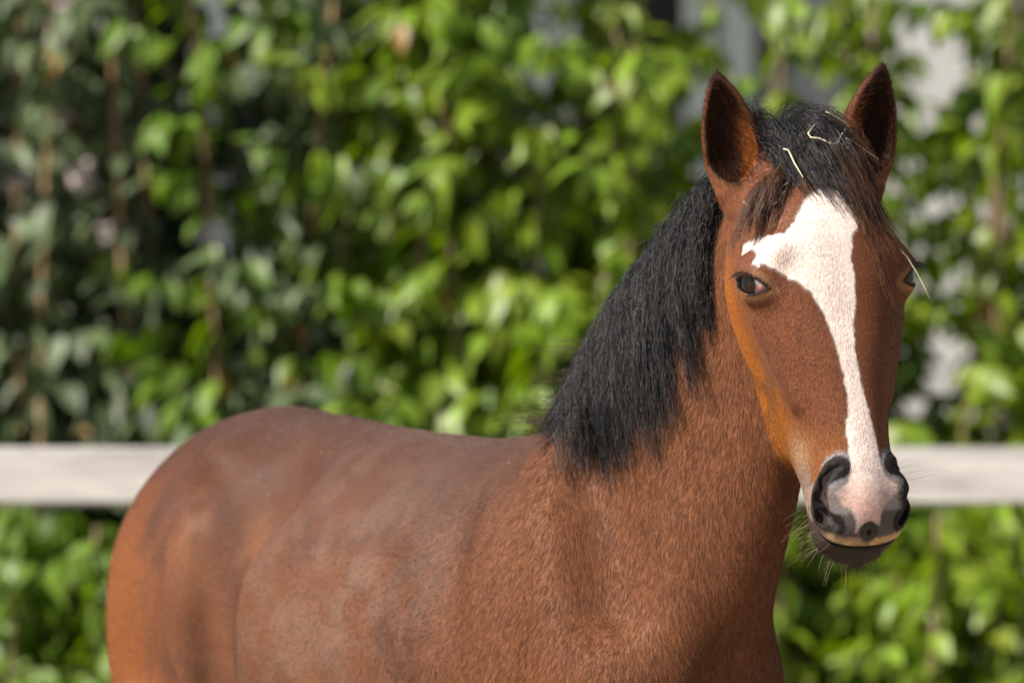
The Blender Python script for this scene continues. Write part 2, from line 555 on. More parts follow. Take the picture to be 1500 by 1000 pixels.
class Ear:
    def __init__(self, base, tip, facing, L=None):
        self.b = np.asarray(base); self.A = unit(np.asarray(tip) - self.b)
        self.L = float(np.linalg.norm(np.asarray(tip) - self.b))
        f = np.asarray(facing, float); f = f - (f @ self.A) * self.A
        self.F = unit(f); self.S = np.cross(self.A, self.F)
        L = self.L
        self.outer = Loft(self.b, self.A, self.S, self.F, [
            (-.06, 0, -.012, .006, .006, .006, 2), (-.04, 0, -.010, .018, .016, .018, 2), (-.02, 0, -.006, .028, .022, .026, 2), (0.05*L, 0, -.006, .035, .024, .028, 2),
            (0.27*L, 0, -.005, .041, .020, .030, 2), (0.50*L, 0, -.003, .0375, .014, .025, 2),
            (0.73*L, 0, -.001, .0265, .009, .017, 2), (0.90*L, 0, .002, .0135, .006, .009, 2), (0.97*L, 0, .003, .006, .004, .005, 2), (L, 0, .004, .002, .002, .002, 2)])
        self.inner = Loft(self.b, self.A, self.S, self.F, [
            (0.08*L, 0, .026, .004, .010, .006, 2), (0.15*L, 0, .022, .020, .03, .020, 2),
            (0.30*L, 0, .018, .0335, .03, .032, 2), (0.52*L, 0, .016, .0305, .03, .029, 2),
            (0.74*L, 0, .014, .020, .03, .019, 2), (0.90*L, 0, .014, .007, .02, .008, 2), (0.95*L, 0, .016, .002, .01, .002, 2)])
EAR_R = Ear(P(1086, 283, 7.31), P(1049, 104, 7.31), (-.30, -1, .1))
EAR_L = Ear(P(1262, 270, 7.35), P(1291, 92, 7.36), (.40, -1, .1))

def leg_chain(p, pts, rad, k=.03):
    d = None
    for i in range(len(pts) - 1):
        c = capsule(p, pts[i], pts[i+1], rad[i], rad[i+1])
        d = c if d is None else smin(d, c, k)
    return d

def nostril_path(sx):
    return [hw(sx*x, y, z) for x, y, z in ((.038, .037, -.249), (.051, .028, -.253), (.0585, .017, -.267), (.059, .010, -.287), (.052, .004, -.304), (.043, .008, -.317))]

def eye_lens(q, sx):
    """distance to the almond between the lids, looking along the eye's axis"""
    eye = hw(sx*EX, EY, 0.0)
    ax = unit(sx*HX + .45*HY - .05*HZ)
    t_ax = np.cross(ax, HZ); t_ax = unit(t_ax * np.sign(t_ax @ HY))      # along the lids, towards the nose
    dn = unit(HZ - (HZ @ ax) * ax)
    t_ax = unit(t_ax - .5 * dn); dn = unit(dn - (dn @ t_ax) * t_ax)
    v = q - eye
    a, b, c = v @ t_ax, v @ dn, v @ ax
    return np.maximum(np.sqrt(a*a + (b + .0218)**2) - .0325, np.sqrt(a*a + (b - .0205)**2) - .0325), c, a, b

def sdf(p):
    p = np.asarray(p, float)
    big = np.full(len(p), 9.0)
    X, Y, Z = to_head(p)
    nb = (np.abs(X) < .22) & (np.abs(Z) < .5) & (Y > -.3) & (Y < .2)
    d = BODY(p)
    # hind quarters and shoulders, legs down to the ground
    i = np.nonzero(p[:, 2] < 1.42)[0]
    if len(i):
        q = p[i]; e = d[i]
        BAX = np.array([HEADING, RIGHTV, (0, 0, 1)])
        for sr in (1, -1):
            e = smin(e, ellipsoid(q, bp(-.745, sr*.085, .93), BAX, (.145, .098, .28)), .10)
            e = smin(e, ellipsoid(q, bp(.10 + (sr < 0)*.03, sr*(.115 + .02*(sr < 0)), 1.02), BAX, (.13, .082, .24)), .06)
            e = smin(e, ellipsoid(q, bp(.27, sr*.085, .98), BAX, (.085, .085, .14)), .04)
        d[i] = e
    i = np.nonzero(p[:, 2] < 1.08)[0]
    if len(i):
        q = p[i]; e = d[i]
        for sr in (1, -1):
            e = smin(e, leg_chain(q, [bp(.12, sr*.125, .86), bp(.09, sr*.12, .62), bp(.10, sr*.115, .46), bp(.10, sr*.115, .40), bp(.09, sr*.115, .16), bp(.13, sr*.115, .06), bp(.14, sr*.115, .03)],
                                  [.085, .055, .043, .038, .028, .034, .045]), .05)
            e = smin(e, leg_chain(q, [bp(-.70, sr*.12, .85), bp(-.66, sr*.13, .72), bp(-.86, sr*.125, .52), bp(-.91, sr*.12, .46), bp(-.90, sr*.115, .18), bp(-.86, sr*.115, .06), bp(-.85, sr*.115, .03)],
                                  [.13, .095, .05, .042, .03, .036, .047]), .06)
        d[i] = e
    i = np.nonzero(p[:, 2] > .7)[0]
    if len(i):
        d[i] = smin(d[i], NECK(p[i]), .09)
    i = np.nonzero((np.abs(X) < .3) & (np.abs(Z) < .56) & (Y > -.4) & (Y < .3))[0]
    if len(i):
        q = p[i]
        d[i] = smin(d[i], smin(FACE(q), JAW(q), .035), .035)
    i = np.nonzero(nb)[0]
    if len(i):
        q = p[i]; e = d[i]
        for sx in (-1, 1):
            eye = hw(sx*EX, EY, 0.0)
            # brow ridge, facial crest, eyelids, nostril wings
            e = smin(e, capsule(q, hw(sx*.078, .034, .033), hw(sx*.100, .002, .027), .013, .014), .03)
            e = smin(e, capsule(q, hw(sx*.086, -.01, -.045), hw(sx*.060, -.008, -.150), .013, .006), .026)
            e = smin(e, np.linalg.norm(q - eye, axis=1) - (EYE_RAD + .0032), .026)
            e = smin(e, leg_chain(q, [hw(sx*.036, .026, -.25), hw(sx*.046, .012, -.275), hw(sx*.047, -.004, -.300), hw(sx*.036, -.004, -.322)], [.010, .0125, .0125, .010]), .018)
            e = smin(e, ellipsoid(q, hw(sx*.060, -.125, -.005), HAX, (.020, .075, .085)), .03)
            # hollow above the eye
            e = e + bump(q, hw(sx*.090, -.014, .066), .020, .007)
            # eye opening: almond lens along the eye's axis
            lens, c_ax, _, _ = eye_lens(q, sx)
            lens = np.maximum(lens, -(c_ax - .004))
            e = smax(e, -lens, .003)
            # nostril cavity
            pts = nostril_path(sx)
            cav = leg_chain(q, pts, [.003, .006, .0092, .0108, .0098, .006], .006)
            cav = smin(cav, leg_chain(q, [P_ - HX*sx*.014 - HY*.006 + HZ*.006 for P_ in pts[1:5]], [.004, .006, .007, .005], .006), .008)
            e = smax(e, -cav, .006)
        # the fold between the lips
        hx, hy, hz = to_head(q)
        m = .567 * (hz + .349) + .825 * hy
        e = e + .0032 * np.exp(-(m / .0032) ** 2) * sstep(-.262, -.275, hz) * (hy > -.09)
        d[i] = e
    for ear in (EAR_R, EAR_L):
        m = np.linalg.norm(p - ear.b - ear.A * ear.L * .5, axis=1) < .19
        i = np.nonzero(m)[0]
        if len(i):
            q = p[i]
            o = ear.outer(q)
            o = smax(o, -ear.inner(q), .004)
            d[i] = smin(d[i], o, .018)
    # muscles and bones under the skin
    i = np.nonzero((p[:, 2] < 1.5) & (p[:, 2] > .7))[0]
    q = p[i]
    for (s, r, z, sg, am) in BUMPS:
        d[i] -= bump(q, bp(s, r, z), sg, am)
    for pts, sg, am in RIDGES:
        dd = None
        for a, b in zip(pts[:-1], pts[1:]):
            c = capsule(q, a, b, 0, 0)
            dd = c if dd is None else np.minimum(dd, c)
        d[i] -= am * np.exp(-dd * dd / (2 * sg * sg))
    return d

BUMPS = [(-.61, .150, 1.305, .036, .026), (-.61, -.150, 1.305, .036, .026), (-.60, .185, 1.240, .030, -.018), (-.40, .16, 1.28, .06, -.008)]
RIDGES = [
    ([bp(-.60, .20, 1.22), bp(-.59, .215, 1.12), bp(-.57, .22, 1.0), bp(-.56, .21, .85)], .022, .028),      # front of the thigh
    ([bp(-.43, .17, 1.27), bp(-.495, .215, 1.16), bp(-.512, .222, 1.05), bp(-.505, .222, .9)], .037, -.050),    # hollow of the flank
    ([bp(-.66, .19, 1.20), bp(-.65, .20, 1.1), bp(-.64, .20, .95)], .032, .014),
    ([bp(.12, .09, 1.31), bp(.19, .12, 1.22), bp(.235, .145, 1.10), bp(.24, .15, 1.0)], .026, .020),        # front edge of the shoulder
    ([bp(.22, .085, 1.31), bp(.275, .095, 1.22), bp(.30, .11, 1.14)], .036, -.030),                         # groove before the shoulder
    ([bp(.02, .16, 1.22), bp(.06, .195, 1.10), bp(.08, .20, .98)], .032, -.014),
    ([bp(-.06, .17, 1.20), bp(-.03, .20, 1.08), bp(-.02, .20, .95)], .032, .012),
    ([bp(.33, .02, 1.22), bp(.34, .055, 1.10), bp(.34, .06, 1.0)], .030, .014),
    ([bp(.36, -.01, 1.12), bp(.36, .0, 1.0)], .026, -.016),
]

def surface(h_levels=(.072, .036, .018, .009, .0045)):
    lo = np.array([-1.3, 6.8, -.05]); hi = np.array([1.0, 9.3, 2.0])
    h = h_levels[0]
    n = np.ceil((hi - lo) / h).astype(int)
    g = np.stack(np.meshgrid(*[np.arange(k) for k in n], indexing='ij'), -1).reshape(-1, 3)
    off = np.array([(a, b, c) for a in (0, 1) for b in (0, 1) for c in (0, 1)])
    for li, h in enumerate(h_levels):
        c = lo + (g + .5) * h
        d = sdf(c)
        Zc = to_head(c)[2]
        nose = (Zc < -.26) & (Zc > -.46) & (np.abs(to_head(c)[0]) < .12)
        g = g[np.abs(d) < np.where(nose, np.maximum(h * 2.5, .03), h * (1.9 if li < len(h_levels) - 1 else 1.9))]
        if li < len(h_levels) - 1:
            g = (g[:, None, :] * 2 + off[None]).reshape(-1, 3)
    h = h_levels[-1]
    key = lambda a: (a[..., 0].astype(np.int64) << 40) | (a[..., 1].astype(np.int64) << 20) | a[..., 2].astype(np.int64)
    corners = g[:, None, :] + off[None]
    ck = key(corners)
    uk, inv = np.unique(ck.ravel(), return_inverse=True)
    up = np.stack([uk >> 40, (uk >> 20) & 0xfffff, uk & 0xfffff], 1)
    uv = sdf(lo + up * h)
    val = uv[inv].reshape(-1, 8)
    mixed = (val.min(1) < 0) & (val.max(1) >= 0)
    g, val = g[mixed], val[mixed]
    gk = key(g); o = np.argsort(gk); g, val, gk = g[o], val[o], gk[o]
    acc = np.zeros((len(g), 3)); cnt = np.zeros(len(g))
    for a in range(8):
        for b in range(a + 1, 8):
            if np.abs(off[a] - off[b]).sum() != 1: continue
            m = (val[:, a] < 0) != (val[:, b] < 0)
            t = val[m, a] / (val[m, a] - val[m, b])
            acc[m] += off[a] + t[:, None] * (off[b] - off[a]); cnt[m] += 1
    verts = lo + (g + acc / cnt[:, None]) * h
    faces = []
    for ax in range(3):
        b_, c_ = (ax + 1) % 3, (ax + 2) % 3
        # edge from corner 0 along ax of every cell
        ia = 0
        ib = [4, 2, 1][ax]
        m = (val[:, ia] < 0) != (val[:, ib] < 0)
        base = g[m]; flip = val[m, ia] < 0
        db = np.zeros(3, int); db[b_] = 1
        dc = np.zeros(3, int); dc[c_] = 1
        quad = [key(base), key(base - db), key(base - db - dc), key(base - dc)]
        idx = [np.searchsorted(gk, q) for q in quad]
        ok = np.ones(len(base), bool)
        for q, ii in zip(quad, idx):
            ii[ii >= len(gk)] = 0
            ok &= gk[ii] == q
        f = np.stack(idx, 1)
        f = np.where(flip[:, None], f, f[:, ::-1])[ok]
        faces.append(f)
    return verts, np.concatenate(faces)

def grad(p, e=.0008):
    k = np.array([(1, -1, -1), (-1, -1, 1), (-1, 1, -1), (1, 1, 1)], float)
    return sum(kk * sdf(p + e * kk)[:, None] for kk in k) / (4 * e)

def project(p, n=2, step=.006):
    for _ in range(n):
        gr = grad(p)
        g2 = (gr * gr).sum(1)
        mv = (sdf(p) / np.maximum(g2, .2))[:, None] * gr
        l = np.linalg.norm(mv, axis=1)
        mv *= np.minimum(1, step / np.maximum(l, 1e-9))[:, None]
        p = p - mv
    return p
# --- skin: one continuous mesh, finer over the head
_v, _f = surface()
_v = project(_v)
horse_me = bpy.data.meshes.new('horse')
horse_me.from_pydata(_v.tolist(), [], _f.tolist())
bm = bmesh.new(); bm.from_mesh(horse_me)
X, Y, Z = to_head(_v)
_reg = (Z > -.45) & (Z < .4) & (np.abs(X) < .2) & (Y > -.14)
_es = [e for e in bm.edges if _reg[e.verts[0].index] and _reg[e.verts[1].index]]
bmesh.ops.subdivide_edges(bm, edges=_es, cuts=1, use_grid_fill=True)
bm.to_mesh(horse_me); bm.free()
co = np.empty(len(horse_me.vertices) * 3); horse_me.vertices.foreach_get('co', co); co = co.reshape(-1, 3)
X, Y, Z = to_head(co)
_reg = (Z > -.46) & (Z < .41) & (np.abs(X) < .21) & (Y > -.15)
co[_reg] = project(co[_reg], 2, .003)
horse_me.vertices.foreach_set('co', co.ravel())
X, Y, Z = to_head(co)
_reg = ((Z < -.238) & (Z > -.40) & (np.abs(X) < .1) & (Y > -.1)) | (np.linalg.norm(co - EYE_R, axis=1) < .042) | (np.linalg.norm(co - EYE_L, axis=1) < .042)
bm = bmesh.new(); bm.from_mesh(horse_me)
_lips = [v for v in bm.verts if Z[v.index] < -.30 and Z[v.index] > -.42 and abs(X[v.index]) < .1]
for _ in range(3):
    bmesh.ops.smooth_vert(bm, verts=_lips, factor=.5, use_axis_x=True, use_axis_y=True, use_axis_z=True)
_es = [e for e in bm.edges if _reg[e.verts[0].index] and _reg[e.verts[1].index]]
bmesh.ops.subdivide_edges(bm, edges=_es, cuts=1, use_grid_fill=True)
bm.to_mesh(horse_me); bm.free()
co = np.empty(len(horse_me.vertices) * 3); horse_me.vertices.foreach_get('co', co); co = co.reshape(-1, 3)
X, Y, Z = to_head(co)
_reg = ((Z < -.236) & (Z > -.41) & (np.abs(X) < .11) & (Y > -.11)) | (np.linalg.norm(co - EYE_R, axis=1) < .043) | (np.linalg.norm(co - EYE_L, axis=1) < .043)
co[_reg] = project(co[_reg], 2, .0008)
horse_me.vertices.foreach_set('co', co.ravel())
horse_me.update()
horse_me.polygons.foreach_set('use_smooth', [True] * len(horse_me.polygons))
horse = bpy.data.objects.new('horse', horse_me)
COL.objects.link(horse)
tag(horse, 'young bay horse with black mane and white blaze, standing before the fence', 'horse')

# --- markings, in head coordinates (X, Z)
BLAZE = np.array([(-.100, .036), (-.100, .056), (-.094, .067), (-.085, .063), (-.078, .055), (-.064, .056), (-.049, .070), (-.040, .084), (-.025, .100), (-.002, .113), (.025, .107), (.034, .082), (.032, .058), (.020, .044), (.014, .016), (.014, -.016), (.011, -.043), (.003, -.073), (.001, -.102), (.002, -.132), (.005, -.159), (.009, -.181), (.013, -.208), (.016, -.232), (.018, -.248), (.019, -.260), (-.024, -.257), (-.022, -.244), (-.022, -.227), (-.022, -.203), (-.017, -.179), (-.015, -.155), (-.019, -.121), (-.023, -.093), (-.027, -.068), (-.036, -.045), (-.043, -.027), (-.056, -.013), (-.071, .000), (-.084, .010), (-.093, .016), (-.101, .022), (-.103, .017), (-.107, .022)])
SNIP = np.array([(-.020, -.249), (-.027, -.270), (-.045, -.282), (-.041, -.291), (-.035, -.298), (-.025, -.302), (-.020, -.316), (-.019, -.330), (-.016, -.324), (-.010, -.320), (.001, -.321), (.010, -.323), (.011, -.313), (.021, -.299), (.038, -.286), (.039, -.278), (.024, -.267), (.018, -.251)])
def poly_sd(x, z, poly):
    """signed distance to a polygon, negative inside"""
    n = len(poly); best = np.full(len(x), 9.0); ins = np.zeros(len(x), bool)
    for i in range(n):
        ax, az = poly[i]; bx, bz = poly[(i+1) % n]
        ex, ez = bx-ax, bz-az
        t = np.clip(((x-ax)*ex + (z-az)*ez) / (ex*ex + ez*ez), 0, 1)
        best = np.minimum(best, np.hypot(x-ax-t*ex, z-az-t*ez))
        cr = ((az > z) != (bz > z)) & (x < (bx-ax) * (z-az) / (bz-az + 1e-12) + ax)
        ins ^= cr
    return np.where(ins, -best, best)

def mix(a, b, t):
    return a + (np.asarray(b) - a) * t[:, None]

def on_head(p):
    X, Y, Z = to_head(p)
    m = (Z > -.45) & (Z < .30) & (np.abs(X) < .17) & (Y > -.24) & (Y < .15)
    i = np.nonzero(m)[0]
    h = np.minimum(FACE(p[i]), JAW(p[i]))
    m[i] = (h < .022) & (h < NECK(p[i]) + .004)
    return m

def coat_colour(p, jitter=0.0):
    """the coat's own colour at points p (N,3)"""
    n = len(p)
    X, Y, Z = to_head(p)
    q = p - W0; s = q @ HEADING; r = q @ RIGHTV; z = p[:, 2]
    wp = p + .06 * np.stack([vnoise(p + k, 9) - .5 for k in (21, 33, 47)], 1)
    n1 = .45 * vnoise(wp, 7.3) + .32 * vnoise(wp @ HAX.T + 2, 15) + .23 * vnoise(wp + 4, 31)
    n1 = np.clip((n1 - .5) * 1.5 + .5, 0, 1)
    n2 = .6 * vnoise(wp @ HAX.T + 5, 22) + .4 * vnoise(p + 5, 47); n3 = vnoise(p + 9, 70)
    c = np.tile(np.array((.120, .046, .023)), (n, 1))
    c = mix(c, (.088, .038, .023), sstep(.30, .85, .6*n1 + .4*n2) * .75)
    c = mix(c, (.20, .080, .033), sstep(.5, .85, .5*vnoise(p + 3, 11) + .5*n2) * .6)
    # dark along the back, warm towards the buttock and belly
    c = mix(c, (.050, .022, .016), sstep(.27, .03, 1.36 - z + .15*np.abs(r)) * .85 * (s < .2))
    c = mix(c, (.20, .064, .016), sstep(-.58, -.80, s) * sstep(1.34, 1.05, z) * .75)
    c = mix(c, (.060, .028, .020), sstep(.075, .0, np.hypot(s + .48 + .35*(z-1.1), .40*(z - 1.12))) * .7 * (r > 0))  # shade of the flank hollow, painted into the coat
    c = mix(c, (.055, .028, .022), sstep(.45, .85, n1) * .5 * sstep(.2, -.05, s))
    # the barrel is a little greyer
    c = mix(c, (.140, .082, .060), np.exp(-((s + .20)/.26)**2 - ((z - 1.10)/.20)**2) * (.25 + .75*sstep(.3, .7, n2)) * .8)
    head = on_head(p)
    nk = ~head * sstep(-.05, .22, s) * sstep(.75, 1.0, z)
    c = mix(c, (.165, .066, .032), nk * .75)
    c = mix(c, (.10, .042, .024), sstep(.55, .75, n2) * nk * .35)
    i = np.nonzero(head)[0]
    if len(i):
        x, y, zz = X[i], Y[i], Z[i]; ch = c[i]; pp = p[i]
        wob = (vnoise(pp, 160) - .5) * .003 + (vnoise(pp, 420) - .5) * .002
        ch = mix(ch, (.155, .057, .029), np.full(len(i), .7))
        ch = mix(ch, (.06, .024, .014), sstep(.06, .01, np.hypot(x - .0, (zz - .12)*.8)) * .3)
        ch = mix(ch, (.26, .085, .016), sstep(-.015, -.085, y + .15*(zz + .05)) * sstep(.10, .02, zz) * .95 * (zz > -.25))
        ch = mix(ch, (.22, .085, .028), sstep(-.15, -.24, zz) * sstep(.02, -.02, y - .0) * .6)
        ch = mix(ch, (.19, .072, .024), sstep(-.17, -.235, zz) * .7)
        # greyish smudges down the cheek
        sm = np.exp(-((np.abs(x) - .072) / .014)**2 - ((zz + .10 - .3*(y+.02)) / .06)**2)
        ch = mix(ch, (.055, .036, .028), sm * sstep(.35, .7, vnoise(pp, 60)) * .5)
        ch = mix(ch, (.32, .21, .13), np.exp(-((np.abs(x) - .052)/.014)**2 - ((y + .045)/.03)**2 - ((zz + .215)/.03)**2) * .75)
        # pale ring round the eye
        for sx in (-1, 1):
            ln, cax, aa, bb = eye_lens(pp, sx)
            near = (np.linalg.norm(pp - hw(sx*EX, EY, 0), axis=1) < .05) & (cax > -.01)
            ch = mix(ch, (.26, .13, .065), sstep(.014, .007, ln) * near * .8)
        bz = poly_sd(x, zz, BLAZE) + wob
        bz = np.where(y < -.035, .1, bz)
        ch = mix(ch, (.13, .085, .07), sstep(.004, .001, bz) * .5)
        ch = mix(ch, (.78, .73, .69), sstep(.0018, -.0018, bz))
        # muzzle skin
        front = sstep(-.235, -.262, zz + wob)
        gr = sstep(-.245, -.262, zz + .3*np.maximum(0, -y - .0) + wob) * (np.abs(x) > .012)
        nd = np.full(len(i), 9.0)
        for sx in (-1, 1):
            for a, b in zip(nostril_path(sx)[:-1], nostril_path(sx)[1:]):
                nd = np.minimum(nd, capsule(pp, a, b, 0, 0))
        side = sstep(-.012, -.03, y)
        ch = mix(ch, (.27, .22, .215), sstep(-.252, -.266, zz + wob*2) * sstep(-.03, -.012, y) * sstep(.068, .058, np.abs(x)))
        ch = mix(ch, (.20, .15, .125), sstep(-.215, -.25, zz + wob*2) * np.maximum(side, sstep(.046, .056, np.abs(x)) * sstep(-.25, -.27, zz)) * .9)
        ch = mix(ch, (.20, .20, .215), sstep(.026, .018, nd + wob) * .85 * (y > -.01) * sstep(.054, .046, np.abs(x)))
        sn = poly_sd(x, zz, SNIP) + wob * .6
        sn = np.where(y < -.01, .1, sn)
        ch = mix(ch, (.56, .36, .32), sstep(.0030, -.0030, sn) * (.75 + .25*sstep(.3, .7, vnoise(pp, 130))))
        ch = mix(ch, (.72, .60, .55), sstep(-.300, -.250, zz + 2*wob) * np.maximum(sstep(.0, -.002, bz), sstep(.002, -.002, sn)))
        low = sstep(-.302, -.312, zz + wob) * sstep(.001, .003, sn)
        ch = mix(ch, (.075, .060, .055), low * .9)
        ch = mix(ch, (.022, .018, .018), np.maximum(sstep(.0180, .0140, nd + wob * .6), sstep(.038, .052, x + 3*wob) * sstep(-.252, -.262, zz) * sstep(-.335, -.32, zz)) * sstep(-.001, .002, sn))
        ch = mix(ch, (.05, .042, .04), sstep(.0135, .011, np.hypot(x + .002, zz + .332) + wob*.5))
        ch = mix(ch, (.006, .005, .005), sstep(.0045, .002, np.hypot(x + .002, zz + .332)))
        m = .567 * (zz + .349) + .825 * y                       # above the line between the lips
        lip = sstep(.020, .012, m + wob) * sstep(-.001, .001, m) * sstep(-.285, -.30, zz)
        ch = mix(ch, (.46, .30, .17), (.55 + .45*sstep(.3, .7, vnoise(pp, 90))) * lip * sstep(.060, .045, np.abs(x)) * sstep(.008, .014, np.hypot(x + .002, zz + .332)))
        below = sstep(.001, -.001, m) * sstep(-.27, -.30, zz)
        ch = mix(ch, (.038, .028, .025), below)
        ch = mix(ch, (.012, .009, .008), sstep(.0042, .0020, np.abs(m)) * sstep(-.268, -.285, zz))
        for sx in (-1, 1):
            ln, cax, aa, bb = eye_lens(pp, sx)
            near = (np.linalg.norm(pp - hw(sx*EX, EY, 0), axis=1) < .036) & (cax > .0)
            ch = mix(ch, (.020, .016, .016), sstep(.0058, .0038, ln + (bb < 0) * .0010) * near)
        c[i] = ch
    # ears: dark rims, inside painted with cavity shade and orange light shining through
    for ear in (EAR_R, EAR_L):
        v = p - ear.b; t = (v @ ear.A) / ear.L; f = v @ ear.F; a = v @ ear.S
        m = (t > .02) & (t < 1.05) & (np.abs(a) < .05) & (np.abs(f) < .06)
        dark = sstep(.05, .35, t) * m
        c = mix(c, (.060, .022, .012), dark * .75)
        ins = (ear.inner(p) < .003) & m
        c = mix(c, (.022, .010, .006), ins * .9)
        c = mix(c, (.26, .085, .022), ins * sstep(.0, .022, a * (1 if ear is EAR_R else -1) * (1 if (ear.S @ HX) > 0 else -1)) * sstep(.75, .3, t) * .9)
        c = mix(c, (.015, .010, .009), sstep(.80, .98, t) * m * .8)
    # legs and knees go black
    c = mix(c, (.012, .010, .010), sstep(.62, .5, z))
    if jitter:
        g = np.random.default_rng(5).normal(0, 1, n)
        c = c * np.exp(g * jitter * np.where(head, .6, 1) * np.where(c[:, 2] > .3, .2, np.interp(s, [-.2, .2], [.45, 1])))[:, None]
    return np.clip(c, 0.002, .9)

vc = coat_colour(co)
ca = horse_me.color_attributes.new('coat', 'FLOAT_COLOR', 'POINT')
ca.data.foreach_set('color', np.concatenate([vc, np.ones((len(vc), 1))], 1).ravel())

m_skin, nt, b = nodes_of('horse coat')
at = new(nt, 'ShaderNodeAttribute', attribute_name='coat')
tc = new(nt, 'ShaderNodeTexCoord')
nz = new(nt, 'ShaderNodeTexNoise'); nz.inputs['Scale'].default_value = 260; nz.inputs['Detail'].default_value = 3
nt.links.new(tc.outputs['Object'], nz.inputs['Vector'])
mp = new(nt, 'ShaderNodeMapRange'); mp.inputs['To Min'].default_value = .80; mp.inputs['To Max'].default_value = 1.15
mp.inputs['From Min'].default_value = .3; mp.inputs['From Max'].default_value = .7
nt.links.new(nz.outputs['Fac'], mp.inputs['Value'])
mu = new(nt, 'ShaderNodeVectorMath', operation='SCALE')
nt.links.new(at.outputs['Color'], mu.inputs[0]); nt.links.new(mp.outputs[0], mu.inputs['Scale'])
nt.links.new(mu.outputs[0], b.inputs['Base Color'])
b.inputs['Roughness'].default_value = .5
b.inputs['Specular IOR Level'].default_value = .06
bp_n = new(nt, 'ShaderNodeBump'); bp_n.inputs['Strength'].default_value = .25; bp_n.inputs['Distance'].default_value = .002
nt.links.new(nz.outputs['Fac'], bp_n.inputs['Height']); nt.links.new(bp_n.outputs[0], b.inputs['Normal'])
horse_me.materials.append(m_skin)

# --- hair
def hair_material(name, rough=.35, spec=.5):
    m, nt, b = nodes_of(name)
    at = new(nt, 'ShaderNodeAttribute', attribute_name='strand')
    nt.links.new(at.outputs['Color'], b.inputs['Base Color'])
    b.inputs['Roughness'].default_value = rough
    mm = new(nt, 'ShaderNodeMath', operation='MULTIPLY'); mm.inputs[1].default_value = spec
    nt.links.new(at.outputs['Alpha'], mm.inputs[0]); nt.links.new(mm.outputs[0], b.inputs['Specular IOR Level'])
    return m

def hair_obj(name, pts, r_root, r_tip, cols, mat, parent=None, gloss=None):
    """pts (N, K, 3); cols (N, 3) or (N, K, 3)"""
    N, K = pts.shape[:2]
    d = bpy.data.hair_curves.new(name)
    d.add_curves([K] * N)
    d.attributes['position'].data.foreach_set('vector', pts.astype(np.float32).ravel())
    if 'radius' not in d.attributes:
        d.attributes.new('radius', 'FLOAT', 'POINT')
    t = np.linspace(0, 1, K)
    rr = np.asarray(r_root).reshape(-1, 1) * (1 - t) + np.asarray(r_tip).reshape(-1, 1) * t
    rr = np.broadcast_to(rr, (N, K))
    d.attributes['radius'].data.foreach_set('value', np.ascontiguousarray(rr, dtype=np.float32).ravel())
    if cols.ndim == 2:
        cols = np.repeat(cols[:, None, :], K, 1)
    at = d.attributes.new('strand', 'FLOAT_COLOR', 'POINT')
    at.data.foreach_set('color', np.concatenate([cols, np.ones((N, K, 1)) if gloss is None else np.broadcast_to(np.asarray(gloss).reshape(-1, 1, 1), (N, K, 1))], 2).astype(np.float32).ravel())
    d.materials.append(mat)
    o = bpy.data.objects.new(name, d)
    COL.objects.link(o)
    if parent: o.parent = parent
    return o

def push_out(p, off):
    d = sdf(p)
    m = d < off
    if m.any():
        g = grad(p[m]); g /= np.maximum(np.linalg.norm(g, axis=1), 1e-6)[:, None]
        p[m] += g * (off[m] - d[m])[:, None]
    return p

def grow(roots, d0, pull, length, K, off, bend=.35, wobble=.0, seed=1):
    """strands that start along d0 and turn towards pull, kept outside the skin"""
    rg = np.random.default_rng(seed)
    N = len(roots)
    p = roots.copy(); d = d0 / np.linalg.norm(d0, axis=1)[:, None]
    out = [p.copy()]
    st = (np.asarray(length) / (K - 1))
    for k in range(1, K):
        d = d * (1 - bend) + pull * bend + rg.normal(0, wobble, (N, 3))
        d /= np.linalg.norm(d, axis=1)[:, None]
        p = p + d * (st[:, None] if np.ndim(st) else st)
        p = push_out(p, off)
        d = p - out[-1]; d /= np.maximum(np.linalg.norm(d, axis=1), 1e-6)[:, None]
        out.append(p.copy())
    return np.stack(out, 1)

def thatch(guides, per, spread, frizz, clump, seed, lenvar=.25):
    """many strands round each guide, crimped, drawn together towards the tip"""
    rg = np.random.default_rng(seed)
    G, K = guides.shape[:2]
    idx = np.repeat(np.arange(G), per)
    n = len(idx)
    base = guides[idx]
    t = np.linspace(0, 1, K)[None, :, None]
    off = rg.normal(0, spread, (n, 1, 3)) * (1 - clump * t ** 1.3)
    ph = rg.uniform(0, 6.28, (n, 1, 3)); fr = rg.uniform(3, 8, (n, 1, 3))
    wave = np.sin(ph + fr * t * 6.28) * frizz * rg.uniform(.4, 1.6, (n, 1, 1)) * np.minimum(t * 4, 1)
    wave += np.cumsum(rg.normal(0, frizz * .35, (n, K, 3)), 1) * np.minimum(t * 4, 1)
    s = base + off + wave
    # shorten at random
    cut = 1 - rg.uniform(0, lenvar, n) * rg.uniform(0, 1.5, n)
    cut = np.clip(cut, .25, 1)
    tt = np.linspace(0, 1, K)[None, :] * cut[:, None] * (K - 1)
    i0 = np.clip(np.floor(tt).astype(int), 0, K - 2); f = (tt - i0)[..., None]
    ar = np.arange(n)[:, None]
    return s[ar, i0] * (1 - f) + s[ar, i0 + 1] * f, idx

m_mane = hair_material('black mane hair', .36, .28)
m_fur = hair_material('short bay hair', .46, .5)
m_whisk = hair_material('whisker', .35, .4)
DOWN = np.array((0, 0, -1.0))

